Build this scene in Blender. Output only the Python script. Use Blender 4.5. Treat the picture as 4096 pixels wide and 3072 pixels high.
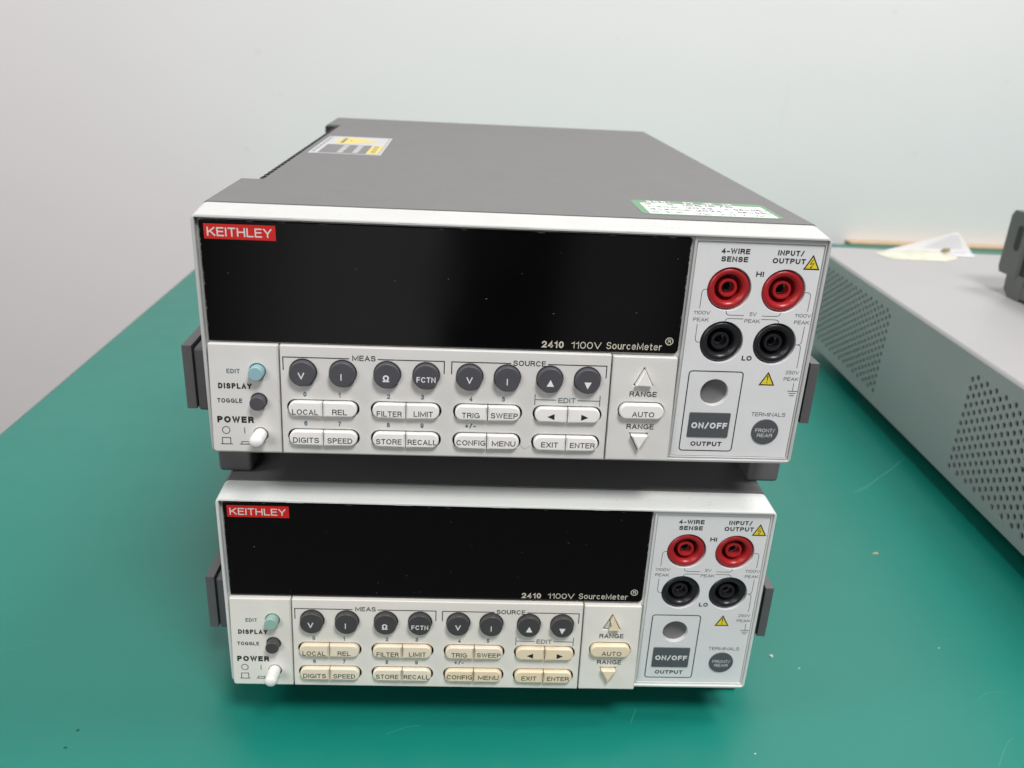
import bpy, bmesh, math, random
from mathutils import Vector, Matrix, Euler

for o in list(bpy.data.objects):
    bpy.data.objects.remove(o)
random.seed(7)
SC = bpy.context.scene
COL = SC.collection
S = 0.001            # geometry below is written in millimetres
R = math.radians

# ------------------------------------------------------------------ camera
cam = bpy.data.cameras.new('camera')
cam.sensor_width = 36.0
cam.lens = 3382.28 / 4096 * 36
cam.clip_start = 0.01
cam.clip_end = 50
cam.dof.use_dof = True
cam.dof.focus_distance = 0.308
cam.dof.aperture_fstop = 17.0
cam_o = bpy.data.objects.new('camera', cam)
COL.objects.link(cam_o)
cam_o.location = (0.08802, -0.27714, 0.14273)
cam_o.rotation_euler = (R(67.7973), R(-2.7793), R(-2.7546))
SC.camera = cam_o

# ------------------------------------------------------------------ room light (dim ambient of an indoor room)
world = bpy.data.worlds.new('World')
SC.world = world
world.use_nodes = True
wn = world.node_tree
bg = wn.nodes['Background']
tc = wn.nodes.new('ShaderNodeTexCoord')
sep = wn.nodes.new('ShaderNodeSeparateXYZ')
ramp = wn.nodes.new('ShaderNodeValToRGB')
mr = wn.nodes.new('ShaderNodeMapRange')
mr.inputs[1].default_value = -1
mr.inputs[2].default_value = 1
wn.links.new(tc.outputs['Generated'], sep.inputs[0])
wn.links.new(sep.outputs[2], mr.inputs[0])
wn.links.new(mr.outputs[0], ramp.inputs[0])
cr = ramp.color_ramp
cr.elements[0].position = 0.40
cr.elements[0].color = (0.02, 0.02, 0.02, 1)
cr.elements[1].position = 0.62
cr.elements[1].color = (0.97, 0.99, 1.0, 1)
wn.links.new(ramp.outputs[0], bg.inputs[0])
bg.inputs[1].default_value = 0.09


def wmath(op, a, b=None, c=None):
    n = wn.nodes.new('ShaderNodeMath')
    n.operation = op
    for i, q in enumerate((a, b, c)):
        if q is None:
            continue
        if isinstance(q, (int, float)):
            n.inputs[i].default_value = q
        else:
            wn.links.new(q, n.inputs[i])
    return n.outputs[0]


def wband(v, e0, e1):
    n = wn.nodes.new('ShaderNodeMapRange')
    n.interpolation_type = 'SMOOTHSTEP'
    n.inputs[1].default_value, n.inputs[2].default_value = e0, e1
    wn.links.new(v, n.inputs[0])
    return n.outputs[0]


slope = wmath('DIVIDE', sep.outputs[0], wmath('MAXIMUM', wmath('MULTIPLY', sep.outputs[1], -1.0), 0.05))
slope = wmath('MULTIPLY_ADD', sep.outputs[2], -0.10, slope)
back = wband(sep.outputs[1], -0.2, -0.5)
glow_band = wmath('MULTIPLY', wband(slope, -0.34, -0.10), wband(slope, 0.015, -0.005))  # bright band added to the world for the display glass to reflect
faint_band = wmath('MULTIPLY', wband(slope, 0.14, 0.17), wband(slope, 0.36, 0.24))  # weaker second band, likewise added only as a reflection
low = wmath('MULTIPLY', wband(sep.outputs[2], -0.47, -0.33), wband(sep.outputs[2], -0.02, -0.10))
patch = wmath('MULTIPLY', wmath('MULTIPLY', wmath('MULTIPLY_ADD', faint_band, 0.45, glow_band), low), back)
wadd = wn.nodes.new('ShaderNodeMix')
wadd.data_type = 'RGBA'
wadd.blend_type = 'ADD'
wadd.inputs[0].default_value = 1.0
wn.links.new(ramp.outputs[0], wadd.inputs[6])
wn.links.new(wmath('MULTIPLY', patch, 7.5), wadd.inputs[7])
wn.links.new(wadd.outputs[2], bg.inputs[0])


def lamp(name, loc, target, size, power, color):
    l = bpy.data.lights.new(name, 'AREA')
    l.shape = 'RECTANGLE'
    l.size, l.size_y = size
    l.energy = power
    l.color = color
    o = bpy.data.objects.new(name, l)
    COL.objects.link(o)
    o.location = loc
    o.rotation_euler = (Vector(target) - Vector(loc)).to_track_quat('-Z', 'Y').to_euler()
    return o


lamp('overhead_light', (0.45, -0.80, 1.50), (0.15, 0.1, 0), (0.5, 0.45), 27.5, (1.0, 0.965, 0.955))
lamp('overhead_light', (1.15, 0.10, 1.85), (0.9, 1.0, 0.3), (0.6, 0.5), 24, (1.0, 0.95, 0.955))
lamp('overhead_light', (-1.3, -0.25, 1.5), (0.4, 0.3, -0.05), (0.6, 0.6), 12, (1.0, 0.98, 0.97))  # added high fill that lifts the case side and left wall
lamp('side_fill', (-0.9, -1.6, 0.62), (0.35, 0.1, -0.05), (0.8, 0.6), 10.5, (1.0, 0.975, 0.965))  # added low fill for the case side and the front panels

SC.view_settings.view_transform = 'Standard'
SC.view_settings.look = 'None'
SC.view_settings.exposure = 0.0
SC.view_settings.gamma = 1.0
SC.view_settings.use_curve_mapping = False
SC.render.engine = 'CYCLES'
SC.cycles.use_denoising = True
SC.cycles.max_bounces = 8
SC.cycles.caustics_reflective = False
SC.cycles.caustics_refractive = False


# ------------------------------------------------------------------ materials
def mat(name, color, rough=0.45, spec=0.5, var=0.0, var_scale=60.0, bump=0.0, bump_scale=900.0,
        rvar=0.0, var_color=None, metallic=0.0, coat=0.0, subsurf=0.0):
    m = bpy.data.materials.new(name)
    m.use_nodes = True
    nt = m.node_tree
    b = nt.nodes['Principled BSDF']
    b.inputs['Base Color'].default_value = (*color, 1)
    b.inputs['Roughness'].default_value = rough
    b.inputs['Specular IOR Level'].default_value = spec
    b.inputs['Metallic'].default_value = metallic
    b.inputs['Coat Weight'].default_value = coat
    if subsurf:
        b.inputs['Subsurface Weight'].default_value = subsurf
        b.inputs['Subsurface Radius'].default_value = (0.002, 0.0015, 0.001)
        b.inputs['Subsurface Scale'].default_value = 0.5
    co = nt.nodes.new('ShaderNodeTexCoord')
    if var or var_color:
        n = nt.nodes.new('ShaderNodeTexNoise')
        n.inputs['Scale'].default_value = var_scale
        n.inputs['Detail'].default_value = 6
        n.inputs['Roughness'].default_value = 0.6
        nt.links.new(co.outputs['Object'], n.inputs['Vector'])
        mr_ = nt.nodes.new('ShaderNodeMapRange')
        mr_.inputs[1].default_value = 0.35
        mr_.inputs[2].default_value = 0.7
        nt.links.new(n.outputs[0], mr_.inputs[0])
        mx = nt.nodes.new('ShaderNodeMix')
        mx.data_type = 'RGBA'
        c2 = var_color or tuple(c * (1 - var) for c in color)
        mx.inputs[6].default_value = (*color, 1)
        mx.inputs[7].default_value = (*c2, 1)
        nt.links.new(mr_.outputs[0], mx.inputs[0])
        nt.links.new(mx.outputs[2], b.inputs['Base Color'])
    if rvar:
        n2 = nt.nodes.new('ShaderNodeTexNoise')
        n2.inputs['Scale'].default_value = 40
        n2.inputs['Detail'].default_value = 8
        nt.links.new(co.outputs['Object'], n2.inputs['Vector'])
        m2 = nt.nodes.new('ShaderNodeMapRange')
        m2.inputs[1].default_value = 0.3
        m2.inputs[2].default_value = 0.7
        m2.inputs[3].default_value = max(0.02, rough - rvar)
        m2.inputs[4].default_value = rough + rvar
        nt.links.new(n2.outputs[0], m2.inputs[0])
        nt.links.new(m2.outputs[0], b.inputs['Roughness'])
    if bump:
        n3 = nt.nodes.new('ShaderNodeTexNoise')
        n3.inputs['Scale'].default_value = bump_scale
        n3.inputs['Detail'].default_value = 4
        nt.links.new(co.outputs['Object'], n3.inputs['Vector'])
        bp = nt.nodes.new('ShaderNodeBump')
        bp.inputs['Strength'].default_value = bump
        bp.inputs['Distance'].default_value = 0.0002
        nt.links.new(n3.outputs[0], bp.inputs['Height'])
        nt.links.new(bp.outputs[0], b.inputs['Normal'])
    return m


M = {}
M['bezel'] = mat('bezel_plastic', (0.55, 0.565, 0.553), 0.5, var=0.06, var_scale=50, bump=0.08, rvar=0.08)
M['bezel_b'] = mat('bezel_plastic_aged', (0.72, 0.75, 0.73), 0.42, var=0.07, var_scale=40, bump=0.08, rvar=0.08)
M['panel'] = mat('panel_plastic', (0.70, 0.70, 0.675), 0.45, var=0.05, var_scale=70, bump=0.10, rvar=0.06)
M['panel_b'] = mat('panel_plastic_aged', (0.81, 0.80, 0.745), 0.43, var=0.06, var_scale=60, bump=0.10, rvar=0.06)
M['plate'] = mat('terminal_plate_film', (0.79, 0.81, 0.82), 0.42, var=0.04, var_scale=80, bump=0.12, bump_scale=1800)
M['key'] = mat('key_white', (0.84, 0.84, 0.82), 0.45, var=0.03, subsurf=0.05)
M['key_b'] = mat('key_yellowed', (0.82, 0.765, 0.63), 0.42, var_scale=30, var_color=(0.80, 0.70, 0.51), subsurf=0.05)
M['key_c'] = mat('key_yellowed_strong', (0.81, 0.73, 0.55), 0.42, var_scale=30, var_color=(0.79, 0.67, 0.45), subsurf=0.05)
M['knob'] = mat('power_button_white', (0.86, 0.86, 0.85), 0.35, var=0.05, var_scale=200)
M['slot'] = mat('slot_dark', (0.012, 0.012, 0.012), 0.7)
M['slate'] = mat('slate_button', (0.075, 0.077, 0.088), 0.5, var=0.12, var_scale=150, bump=0.06)
M['slate2'] = mat('slate_membrane', (0.092, 0.104, 0.115), 0.5, var=0.06)
M['slate_b'] = mat('slate_button_worn', (0.062, 0.062, 0.064), 0.42, var=0.15, var_scale=150, bump=0.06)
M['aqua'] = mat('aqua_button', (0.27, 0.47, 0.50), 0.45, var=0.05)
M['aqua_b'] = mat('aqua_button_aged', (0.30, 0.48, 0.42), 0.45, var=0.06)
M['cover'] = mat('grey_case_paint', (0.165, 0.166, 0.166), 0.58, spec=0.4, var=0.05, var_scale=90, bump=0.45, bump_scale=1300)
M['dark'] = mat('dark_grey_plastic', (0.135, 0.132, 0.138), 0.5, var=0.1, var_scale=90, bump=0.15, bump_scale=1500)
M['glass'] = mat('display_window_black', (0.003, 0.003, 0.0035), 0.10, spec=0.28, rvar=0.03)
M['red'] = mat('jack_red', (0.42, 0.020, 0.024), 0.32, var=0.12, var_scale=200)
M['black'] = mat('jack_black', (0.018, 0.018, 0.022), 0.34, var=0.2, var_scale=200)
M['metal'] = mat('contact_metal', (0.6, 0.58, 0.55), 0.3, metallic=1.0)
M['logo'] = mat('logo_red', (0.62, 0.018, 0.012), 0.4, var=0.05)
M['silver'] = mat('ink_silver', (0.72, 0.71, 0.70), 0.4)
M['ink'] = mat('ink_black', (0.012, 0.018, 0.018), 0.6)
M['inkgrey'] = mat('ink_grey', (0.035, 0.035, 0.035), 0.6)
M['teal'] = mat('ink_teal', (0.075, 0.15, 0.165), 0.6)
M['white_ink'] = mat('ink_white', (0.80, 0.80, 0.82), 0.5)
M['ivory'] = mat('ink_ivory', (0.62, 0.60, 0.50), 0.5)
M['yellow'] = mat('ink_yellow', (0.82, 0.68, 0.04), 0.45)
M['lens'] = mat('indicator_lens', (0.16, 0.16, 0.16), 0.45, var=0.08, var_scale=150)
M['sgreen'] = mat('sticker_green', (0.10, 0.27, 0.13), 0.35)
M['paper'] = mat('paper_white', (0.70, 0.71, 0.72), 0.6, var=0.03)
M['wlbase'] = mat('warning_label_film', (0.50, 0.52, 0.54), 0.3)
M['wlgrey'] = mat('warning_label_grey', (0.13, 0.13, 0.13), 0.35)
M['wlyellow'] = mat('warning_label_yellow', (0.72, 0.56, 0.10), 0.35)
M['table'] = mat('green_table_mat', (0.004, 0.188, 0.144), 0.36, spec=0.62, var_scale=6, var_color=(0.006, 0.198, 0.153),
                 bump=0.03, bump_scale=700, rvar=0.03)
M['edge'] = mat('table_edge_dark', (0.03, 0.06, 0.05), 0.5)
M['scratch'] = mat('mat_scratch', (0.055, 0.28, 0.22), 0.45)
M['wall'] = mat('wall_paint', (0.86, 0.85, 0.85), 0.75, spec=0.2, var_scale=2.2, var_color=(0.84, 0.825, 0.82))
M['smudge'] = mat('wall_smudge', (0.82, 0.81, 0.81), 0.75, spec=0.2)
M['floor'] = mat('floor_grey', (0.10, 0.10, 0.10), 0.6)
M['rail'] = mat('pale_wood', (0.66, 0.50, 0.31), 0.6, var=0.12, var_scale=30)
M['box'] = mat('light_grey_metal', (0.415, 0.418, 0.415), 0.45, var=0.04, var_scale=15, bump=0.05, bump_scale=1200)
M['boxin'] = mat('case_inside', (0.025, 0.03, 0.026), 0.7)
M['rubber'] = mat('grey_rubber', (0.125, 0.135, 0.125), 0.6, var=0.1)
M['dgreen'] = mat('dark_green_shell', (0.028, 0.045, 0.033), 0.5)
M['bag'] = mat('pale_plastic_bag', (0.58, 0.60, 0.47), 0.3, var_scale=90, var_color=(0.72, 0.71, 0.60))
M['brown'] = mat('brown_tie', (0.36, 0.31, 0.15), 0.6)
M['speck'] = mat('dust_speck', (0.30, 0.29, 0.28), 0.7)
M['debris'] = mat('debris_white', (0.75, 0.75, 0.70), 0.6)
M['debris_d'] = mat('debris_dark', (0.02, 0.05, 0.04), 0.7)
M['hair'] = mat('hair_grey', (0.25, 0.24, 0.23), 0.5)
M['grime'] = mat('grime_brown', (0.40, 0.38, 0.34), 0.7)
M['scuff'] = mat('scuff_grey', (0.56, 0.56, 0.54), 0.6)


# ------------------------------------------------------------------ mesh helpers
def curve_mesh(loops, thick, bevel):
    """2-D outline with holes, thickened from w=-thick to w=0 with a rounded front edge."""
    cu = bpy.data.curves.new('tmp', 'CURVE')
    cu.dimensions = '2D'
    cu.fill_mode = 'BOTH'
    for lp in loops:
        sp = cu.splines.new('POLY')
        sp.points.add(len(lp) - 1)
        for p, q in zip(sp.points, lp):
            p.co = (q[0], q[1], 0, 1)
        sp.use_cyclic_u = True
    cu.extrude = max(0.0, thick / 2 - bevel)
    cu.bevel_depth = bevel
    cu.bevel_resolution = 2
    cu.offset = -bevel
    o = bpy.data.objects.new('tmp', cu)
    COL.objects.link(o)
    bpy.context.view_layer.update()
    dg = bpy.context.evaluated_depsgraph_get()
    me = bpy.data.meshes.new_from_object(o.evaluated_get(dg))
    vs = [Vector((v.co.x, v.co.y, v.co.z - thick / 2)) for v in me.vertices]
    fs = [tuple(p.vertices) for p in me.polygons]
    bpy.data.objects.remove(o)
    bpy.data.curves.remove(cu)
    bpy.data.meshes.remove(me)
    return vs, fs

def arc(cx, cy, rx, ry, a0, a1, n=10):
    return [(cx + rx * math.cos(R(a0 + (a1 - a0) * i / n)), cy + ry * math.sin(R(a0 + (a1 - a0) * i / n))) for i in range(n + 1)]


# single-line lettering: (width, strokes in a unit box); drawn with a chosen stroke weight
STROKES = {
    'A': (.74, [[(0, 0), (.5, 1), (1, 0)], [(.2, .33), (.8, .33)]]),
    'C': (.76, [arc(.52, .5, .5, .5, 42, 318, 18)]),
    'D': (.70, [[(0, 0), (0, 1), (.42, 1)] + arc(.42, .5, .58, .5, 80, -80, 12) + [(.42, 0), (-.08, 0)]]),
    'E': (.58, [[(1, 1), (0, 1), (0, 0), (1, 0)], [(0, .53), (.9, .53)]]),
    'F': (.55, [[(1, 1), (0, 1), (0, 0)], [(0, .5), (.88, .5)]]),
    'G': (.80, [arc(.5, .5, .5, .5, 48, 300, 18) + [(.98, .1), (1, .44), (.6, .44)]]),
    'H': (.68, [[(0, 0), (0, 1)], [(1, 0), (1, 1)], [(0, .52), (1, .52)]]),
    'I': (.0, [[(.5, 0), (.5, 1)]]),
    'K': (.68, [[(0, 0), (0, 1)], [(.97, 1), (0, .36)], [(.34, .60), (1, 0)]]),
    'L': (.54, [[(0, 1), (0, 0), (1, 0)]]),
    'M': (.92, [[(0, 0), (0, 1), (.5, .12), (1, 1), (1, 0)]]),
    'N': (.68, [[(0, 0), (0, 1), (1, 0), (1, 1)]]),
    'O': (.82, [arc(.5, .5, .5, .5, 90, 450, 26)]),
    'P': (.60, [[(0, 0), (0, 1), (.55, 1)] + arc(.55, .74, .45, .26, 80, -80, 8) + [(.55, .48), (0, .48)]]),
    'R': (.65, [[(0, 0), (0, 1), (.55, 1)] + arc(.55, .75, .42, .25, 80, -80, 8) + [(.55, .5), (0, .5)], [(.58, .48), (.88, .38), (.92, .15), (1, 0)]]),
    'S': (.66, [arc(.5, .74, .46, .26, 20, 230, 10) + arc(.5, .26, .5, .27, 65, -160, 12)]),
    'T': (.62, [[(0, 1), (1, 1)], [(.5, 1), (.5, 0)]]),
    'U': (.68, [[(0, 1)] + arc(.5, .38, .5, .38, 180, 360, 14) + [(1, 1)]]),
    'V': (.70, [[(0, 1), (.5, 0), (1, 1)]]),
    'W': (1.02, [[(0, 1), (.25, 0), (.5, 1), (.75, 0), (1, 1)]]),
    'X': (.68, [[(0, 0), (1, 1)], [(0, 1), (1, 0)]]),
    'Y': (.70, [[(0, 1), (.5, .42), (1, 1)], [(.5, .45), (.5, 0)]]),
    '0': (.54, [arc(.5, .5, .5, .5, 90, 450, 22)]),
    '1': (.26, [[(0, .76), (.55, .8), (.98, 1), (.98, 0)]]),
    '2': (.54, [arc(.5, .7, .5, .3, 170, -30, 10) + [(.7, .38), (0, 0), (1, 0)]]),
    '3': (.54, [arc(.48, .75, .45, .25, 160, -70, 10) + [(.4, .52)], [(.55, .52)] + arc(.48, .28, .52, .28, 70, -160, 12)]),
    '4': (.58, [[(.74, 0), (.74, 1), (0, .26), (1, .26)]]),
    '5': (.54, [[(.92, 1), (.18, 1), (.08, .5)] + arc(.48, .33, .5, .33, 130, -150, 14)]),
    '6': (.54, [arc(.5, .32, .5, .32, 120, 480, 20), [(.9, .86)] + arc(.52, .6, .52, .4, 70, 180, 8) + [(0, .35)]]),
    '7': (.54, [[(0, 1), (1, 1), (.55, .5), (.36, 0)]]),
    '8': (.54, [arc(.5, .76, .42, .24, 90, 450, 18), arc(.5, .26, .5, .26, 90, 450, 18)]),
    '9': (.54, [arc(.5, .68, .5, .32, -60, 300, 20), [(.1, .14)] + arc(.48, .4, .52, .4, 250, 360, 8) + [(1, .65)]]),
    '-': (.36, [[(0, .36), (1, .36)]]),
    '+': (.56, [[(0, .42), (1, .42)], [(.5, .1), (.5, .74)]]),
    '/': (.42, [[(0, -.06), (1, 1.04)]]),
    'o': (.60, [arc(.5, .36, .5, .36, 90, 450, 22)]),
    'u': (.52, [[(0, .72)] + arc(.5, .28, .5, .28, 180, 350, 10), [(1, .72), (1, 0)]]),
    'r': (.34, [[(0, .72), (0, 0)], [(0, .42), (.35, .66), (1, .7)]]),
    'c': (.54, [arc(.5, .36, .5, .36, 45, 315, 16)]),
    'e': (.58, [[(.02, .38), (1, .38)] + arc(.5, .36, .5, .36, 10, 318, 18)]),
    't': (.34, [[(.4, .94), (.4, .12), (.6, 0), (1, .02)], [(0, .68), (.95, .68)]]),
    'Ω': (.84, [[(0, 0), (.32, 0), (.3, .12)] + arc(.5, .6, .46, .4, 235, -55, 18) + [(.7, .12), (.68, 0), (1, 0)]]),
}


_tc = {}


def text_mesh(s, bold=0.0):
    if (s, bold) in _tc:
        return _tc[(s, bold)]
    cu = bpy.data.curves.new('tmp', 'FONT')
    cu.body = s
    cu.size = 1.0
    cu.resolution_u = 4
    cu.offset = bold
    o = bpy.data.objects.new('tmp', cu)
    COL.objects.link(o)
    bpy.context.view_layer.update()
    dg = bpy.context.evaluated_depsgraph_get()
    me = bpy.data.meshes.new_from_object(o.evaluated_get(dg))
    vs = [v.co.copy() for v in me.vertices]
    fs = [tuple(p.vertices) for p in me.polygons]
    bpy.data.objects.remove(o)
    bpy.data.curves.remove(cu)
    bpy.data.meshes.remove(me)
    _tc[(s, bold)] = (vs, fs)
    return vs, fs


CAP = {}


def cap_height(bold):
    if bold not in CAP:
        vs, _ = text_mesh('H', bold)
        CAP[bold] = (min(v.y for v in vs), max(v.y for v in vs))
    return CAP[bold]


def rrect(x0, y0, x1, y1, r, n=6):
    rs = r if isinstance(r, (tuple, list)) else (r, r, r, r)   # corner radii: x0y0, x1y0, x1y1, x0y1
    out = []
    for (cx, cy, a, rr) in ((x0, y0, 180, rs[0]), (x1, y0, 270, rs[1]), (x1, y1, 0, rs[2]), (x0, y1, 90, rs[3])):
        sx = 1 if cx == x0 else -1
        sy = 1 if cy == y0 else -1
        rr = max(rr, 0.01)
        for i in range(n + 1):
            t = R(a + 90 * i / n)
            out.append((cx + sx * rr + rr * math.cos(t), cy + sy * rr + rr * math.sin(t)))
    return out


def circ(cx, cy, r, n=40):
    return [(cx + r * math.cos(2 * math.pi * i / n), cy + r * math.sin(2 * math.pi * i / n)) for i in range(n)]


def round_poly(pts, r, n=4):
    """round the corners of a closed polygon"""
    out = []
    k = len(pts)
    for i in range(k):
        p0, p1, p2 = Vector(pts[i - 1]), Vector(pts[i]), Vector(pts[(i + 1) % k])
        a = p1 + (p0 - p1).normalized() * r
        b = p1 + (p2 - p1).normalized() * r
        for j in range(n + 1):
            t = j / n
            q = a * (1 - t) ** 2 + p1 * 2 * t * (1 - t) + b * t * t
            out.append((q.x, q.y))
    return out


def frame(origin, u, v, w):
    m = Matrix(((u[0], v[0], w[0], origin[0]), (u[1], v[1], w[1], origin[1]), (u[2], v[2], w[2], origin[2]), (0, 0, 0, 1)))
    return m


def face_frame(y):
    return frame((0, y, 0), (1, 0, 0), (0, 0, 1), (0, -1, 0))


TK = 0.085
TN = math.sqrt(1 + TK * TK)
TILT = frame((0, -4.57, 0), (1, 0, 0), (0, TK, 1), (0, -1 / TN, TK / TN))   # leaning key panels
TOPF = frame((0, 0, 87.97), (1, 0, 0), (0, 1, 0), (0, 0, 1))


class MB:
    def __init__(self, off=(0, 0, 0)):
        self.v, self.f, self.m, self.mats = [], [], [], []
        self.off = Vector(off)

    def mi(self, m):
        if m not in self.mats:
            self.mats.append(m)
        return self.mats.index(m)

    def add(self, vs, fs, m, F=None):
        b = len(self.v)
        self.v += [(F @ Vector(q) if F is not None else Vector(q)) for q in vs]
        self.f += [tuple(i + b for i in f) for f in fs]
        self.m += [self.mi(m)] * len(fs)

    def plate(self, loops, F, w_front, thick, bevel, m, wall=None):
        vs, fs = curve_mesh(loops, thick, bevel)
        for q in vs:
            q.z += w_front
        if wall is None:
            self.add(vs, fs, m, F)
            return
        xs = [p[0] for p in loops[0]]
        ys = [p[1] for p in loops[0]]
        a, b = [], []
        for f in fs:
            c = sum((vs[i] for i in f), Vector()) / len(f)
            n = (vs[f[1]] - vs[f[0]]).cross(vs[f[2]] - vs[f[0]])
            side = abs(n.z) < 0.25 * max(n.length, 1e-9)
            inside = min(c.x - min(xs), max(xs) - c.x, c.y - min(ys), max(ys) - c.y) > 0.8
            (b if side and inside else a).append(f)
        self.add(vs, a, m, F)
        self.add(vs, b, wall, F)  # hole walls coloured dark to paint shade into the gaps

    def text(self, s, x0, x1, base, cap, F, w, m, bold=0.0):
        if all(ch in STROKES for ch in s):
            wt = cap * ((0.15 if cap > 1.7 else 0.126) + bold * 2.9)
            h = wt / 2
            gap = 0.10 * cap + 0.32 * wt
            n = len(s)
            inner = (x1 - x0) - n * wt - (n - 1) * gap
            tot = sum(STROKES[ch][0] for ch in s)
            k = max(inner, 0.05) / max(tot, 0.01)
            if tot * cap and k > 2.6 * cap and n > 1:       # wide setting: letterspace instead of stretching
                k = 2.6 * cap
                gap = ((x1 - x0) - n * wt - tot * k) / (n - 1)
            x = x0
            lay = 0
            for ch in s:
                lw = STROKES[ch][0] * k
                for st in STROKES[ch][1]:
                    pts = [Vector((x + h + p[0] * lw, base + h + p[1] * (cap - wt))) for p in st]
                    cl = (pts[0] - pts[-1]).length < 1e-4
                    if cl:
                        pts = pts[:-1]
                    else:
                        pts[0] = pts[0] + (pts[0] - pts[1]).normalized() * h * 0.98
                        pts[-1] = pts[-1] + (pts[-1] - pts[-2]).normalized() * h * 0.98
                    self.ribbon(pts, wt, F, w + 0.002 * (lay % 3), m, closed=cl)
                    lay += 1
                x += lw + wt + gap
            return
        vs, fs = text_mesh(s, bold)
        lo, hi = cap_height(bold)
        a, b = min(v.x for v in vs), max(v.x for v in vs)
        sx = (x1 - x0) / (b - a)
        sy = cap / (hi - lo)
        self.add([(x0 + (v.x - a) * sx, base + (v.y - lo) * sy, w) for v in vs], fs, m, F)

    def poly(self, pts, F, w, m):
        self.add([(p[0], p[1], w) for p in pts], [tuple(range(len(pts)))], m, F)

    def ribbon(self, pts, width, F, w, m, closed=False):
        pts = [Vector(p) for p in pts]
        n = len(pts)
        L, Rr = [], []
        for i in range(n):
            if closed:
                d0, d1 = pts[i] - pts[i - 1], pts[(i + 1) % n] - pts[i]
            else:
                d0 = pts[i] - pts[max(i - 1, 0)] if i else pts[1] - pts[0]
                d1 = pts[min(i + 1, n - 1)] - pts[i] if i < n - 1 else d0
            d0, d1 = d0.normalized(), d1.normalized()
            n0, n1 = Vector((-d0.y, d0.x)), Vector((-d1.y, d1.x))
            mm = (n0 + n1)
            mm = mm.normalized() if mm.length > 1e-6 else n0
            k = width / 2 / max(0.5, mm.dot(n0))
            L.append(pts[i] + mm * k)
            Rr.append(pts[i] - mm * k)
        vs = [(p.x, p.y, w) for p in L] + [(p.x, p.y, w) for p in Rr]
        fs = [(i, n + i, n + (i + 1) % n, (i + 1) % n) for i in range(n if closed else n - 1)]
        self.add(vs, fs, m, F)

    def revolve(self, prof, cx, cy, F, m, n=40, cap=False):
        vs, fs = [], []
        k = len(prof)
        for i in range(n):
            a = 2 * math.pi * i / n
            for r, w in prof:
                vs.append((cx + r * math.cos(a), cy + r * math.sin(a), w))
        for i in range(n):
            j = (i + 1) % n
            for q in range(k - 1):
                fs.append((i * k + q, j * k + q, j * k + q + 1, i * k + q + 1))
        if cap:
            fs.append(tuple(i * k + k - 1 for i in range(n)))
        self.add(vs, fs, m, F)

    def loft(self, loops, m, F=None, cap0=False, cap1=False):
        n = len(loops[0])
        vs = [p for lp in loops for p in lp]
        fs = []
        for a in range(len(loops) - 1):
            for i in range(n):
                j = (i + 1) % n
                fs.append((a * n + i, a * n + j, (a + 1) * n + j, (a + 1) * n + i))
        if cap0:
            fs.append(tuple(range(n)))
        if cap1:
            fs.append(tuple((len(loops) - 1) * n + i for i in range(n)))
        self.add(vs, fs, m, F)

    def rbox(self, p0, p1, r, m, seg=3, F=None):
        bm = bmesh.new()
        bmesh.ops.create_cube(bm, size=1)
        for v in bm.verts:
            for k in range(3):
                v.co[k] = (p0[k] + p1[k]) / 2 + v.co[k] * (p1[k] - p0[k])
        if r > 0:
            bmesh.ops.bevel(bm, geom=list(bm.edges), offset=r, segments=seg, profile=0.5, affect='EDGES')
        bm.verts.index_update()
        self.add([v.co.copy() for v in bm.verts], [tuple(v.index for v in f.verts) for f in bm.faces], m, F)
        bm.free()

    def prism(self, outline, axis, a, b, m, r=0.0, seg=2):
        """closed outline extruded along an axis (0=x, 1=y, 2=z) between a and b"""
        def P(p, t):
            return {0: (t, p[0], p[1]), 1: (p[0], t, p[1]), 2: (p[0], p[1], t)}[axis]
        bm = bmesh.new()
        n = len(outline)
        v0 = [bm.verts.new(P(p, a)) for p in outline]
        v1 = [bm.verts.new(P(p, b)) for p in outline]
        bm.faces.new(v0)
        bm.faces.new(v1)
        for i in range(n):
            bm.faces.new((v0[i], v0[(i + 1) % n], v1[(i + 1) % n], v1[i]))
        if r > 0:
            e = [ed for ed in bm.edges if len(ed.link_faces) == 2 and ed.calc_face_angle(0) > 0.5]
            bmesh.ops.bevel(bm, geom=e, offset=r, segments=seg, profile=0.5, affect='EDGES')
        bm.verts.index_update()
        self.add([v.co.copy() for v in bm.verts], [tuple(v.index for v in f.verts) for f in bm.faces], m)
        bm.free()

    def build(self, name, parent=None, smooth=32):
        me = bpy.data.meshes.new(name)
        me.from_pydata([(q - self.off) * S for q in self.v], [], self.f)
        for m in self.mats:
            me.materials.append(M[m])
        me.polygons.foreach_set('material_index', self.m)
        bm = bmesh.new()
        bm.from_mesh(me)
        bmesh.ops.remove_doubles(bm, verts=bm.verts, dist=1e-7)
        bmesh.ops.recalc_face_normals(bm, faces=bm.faces)
        bm.to_mesh(me)
        bm.free()
        if smooth:
            me.shade_smooth()
            me.set_sharp_from_angle(angle=R(smooth))
        o = bpy.data.objects.new(name, me)
        COL.objects.link(o)
        if smooth:
            wm = o.modifiers.new('weighted_normal', 'WEIGHTED_NORMAL')
            wm.keep_sharp = True
            wm.weight = 80
        if parent is not None:
            o.parent = parent
        return o


def tag(o, label, cat, group=None):
    o['label'] = label
    o['category'] = cat
    if group:
        o['group'] = group
    return o


def thing(name, loc, rz, label, cat, group=None):
    o = bpy.data.objects.new(name, None)
    o.empty_display_size = 0.02
    COL.objects.link(o)
    o.location = Vector(loc) * S
    o.rotation_euler = (0, 0, rz)
    return tag(o, label, cat, group)


def struct(o):
    o['kind'] = 'structure'
    return o


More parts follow.
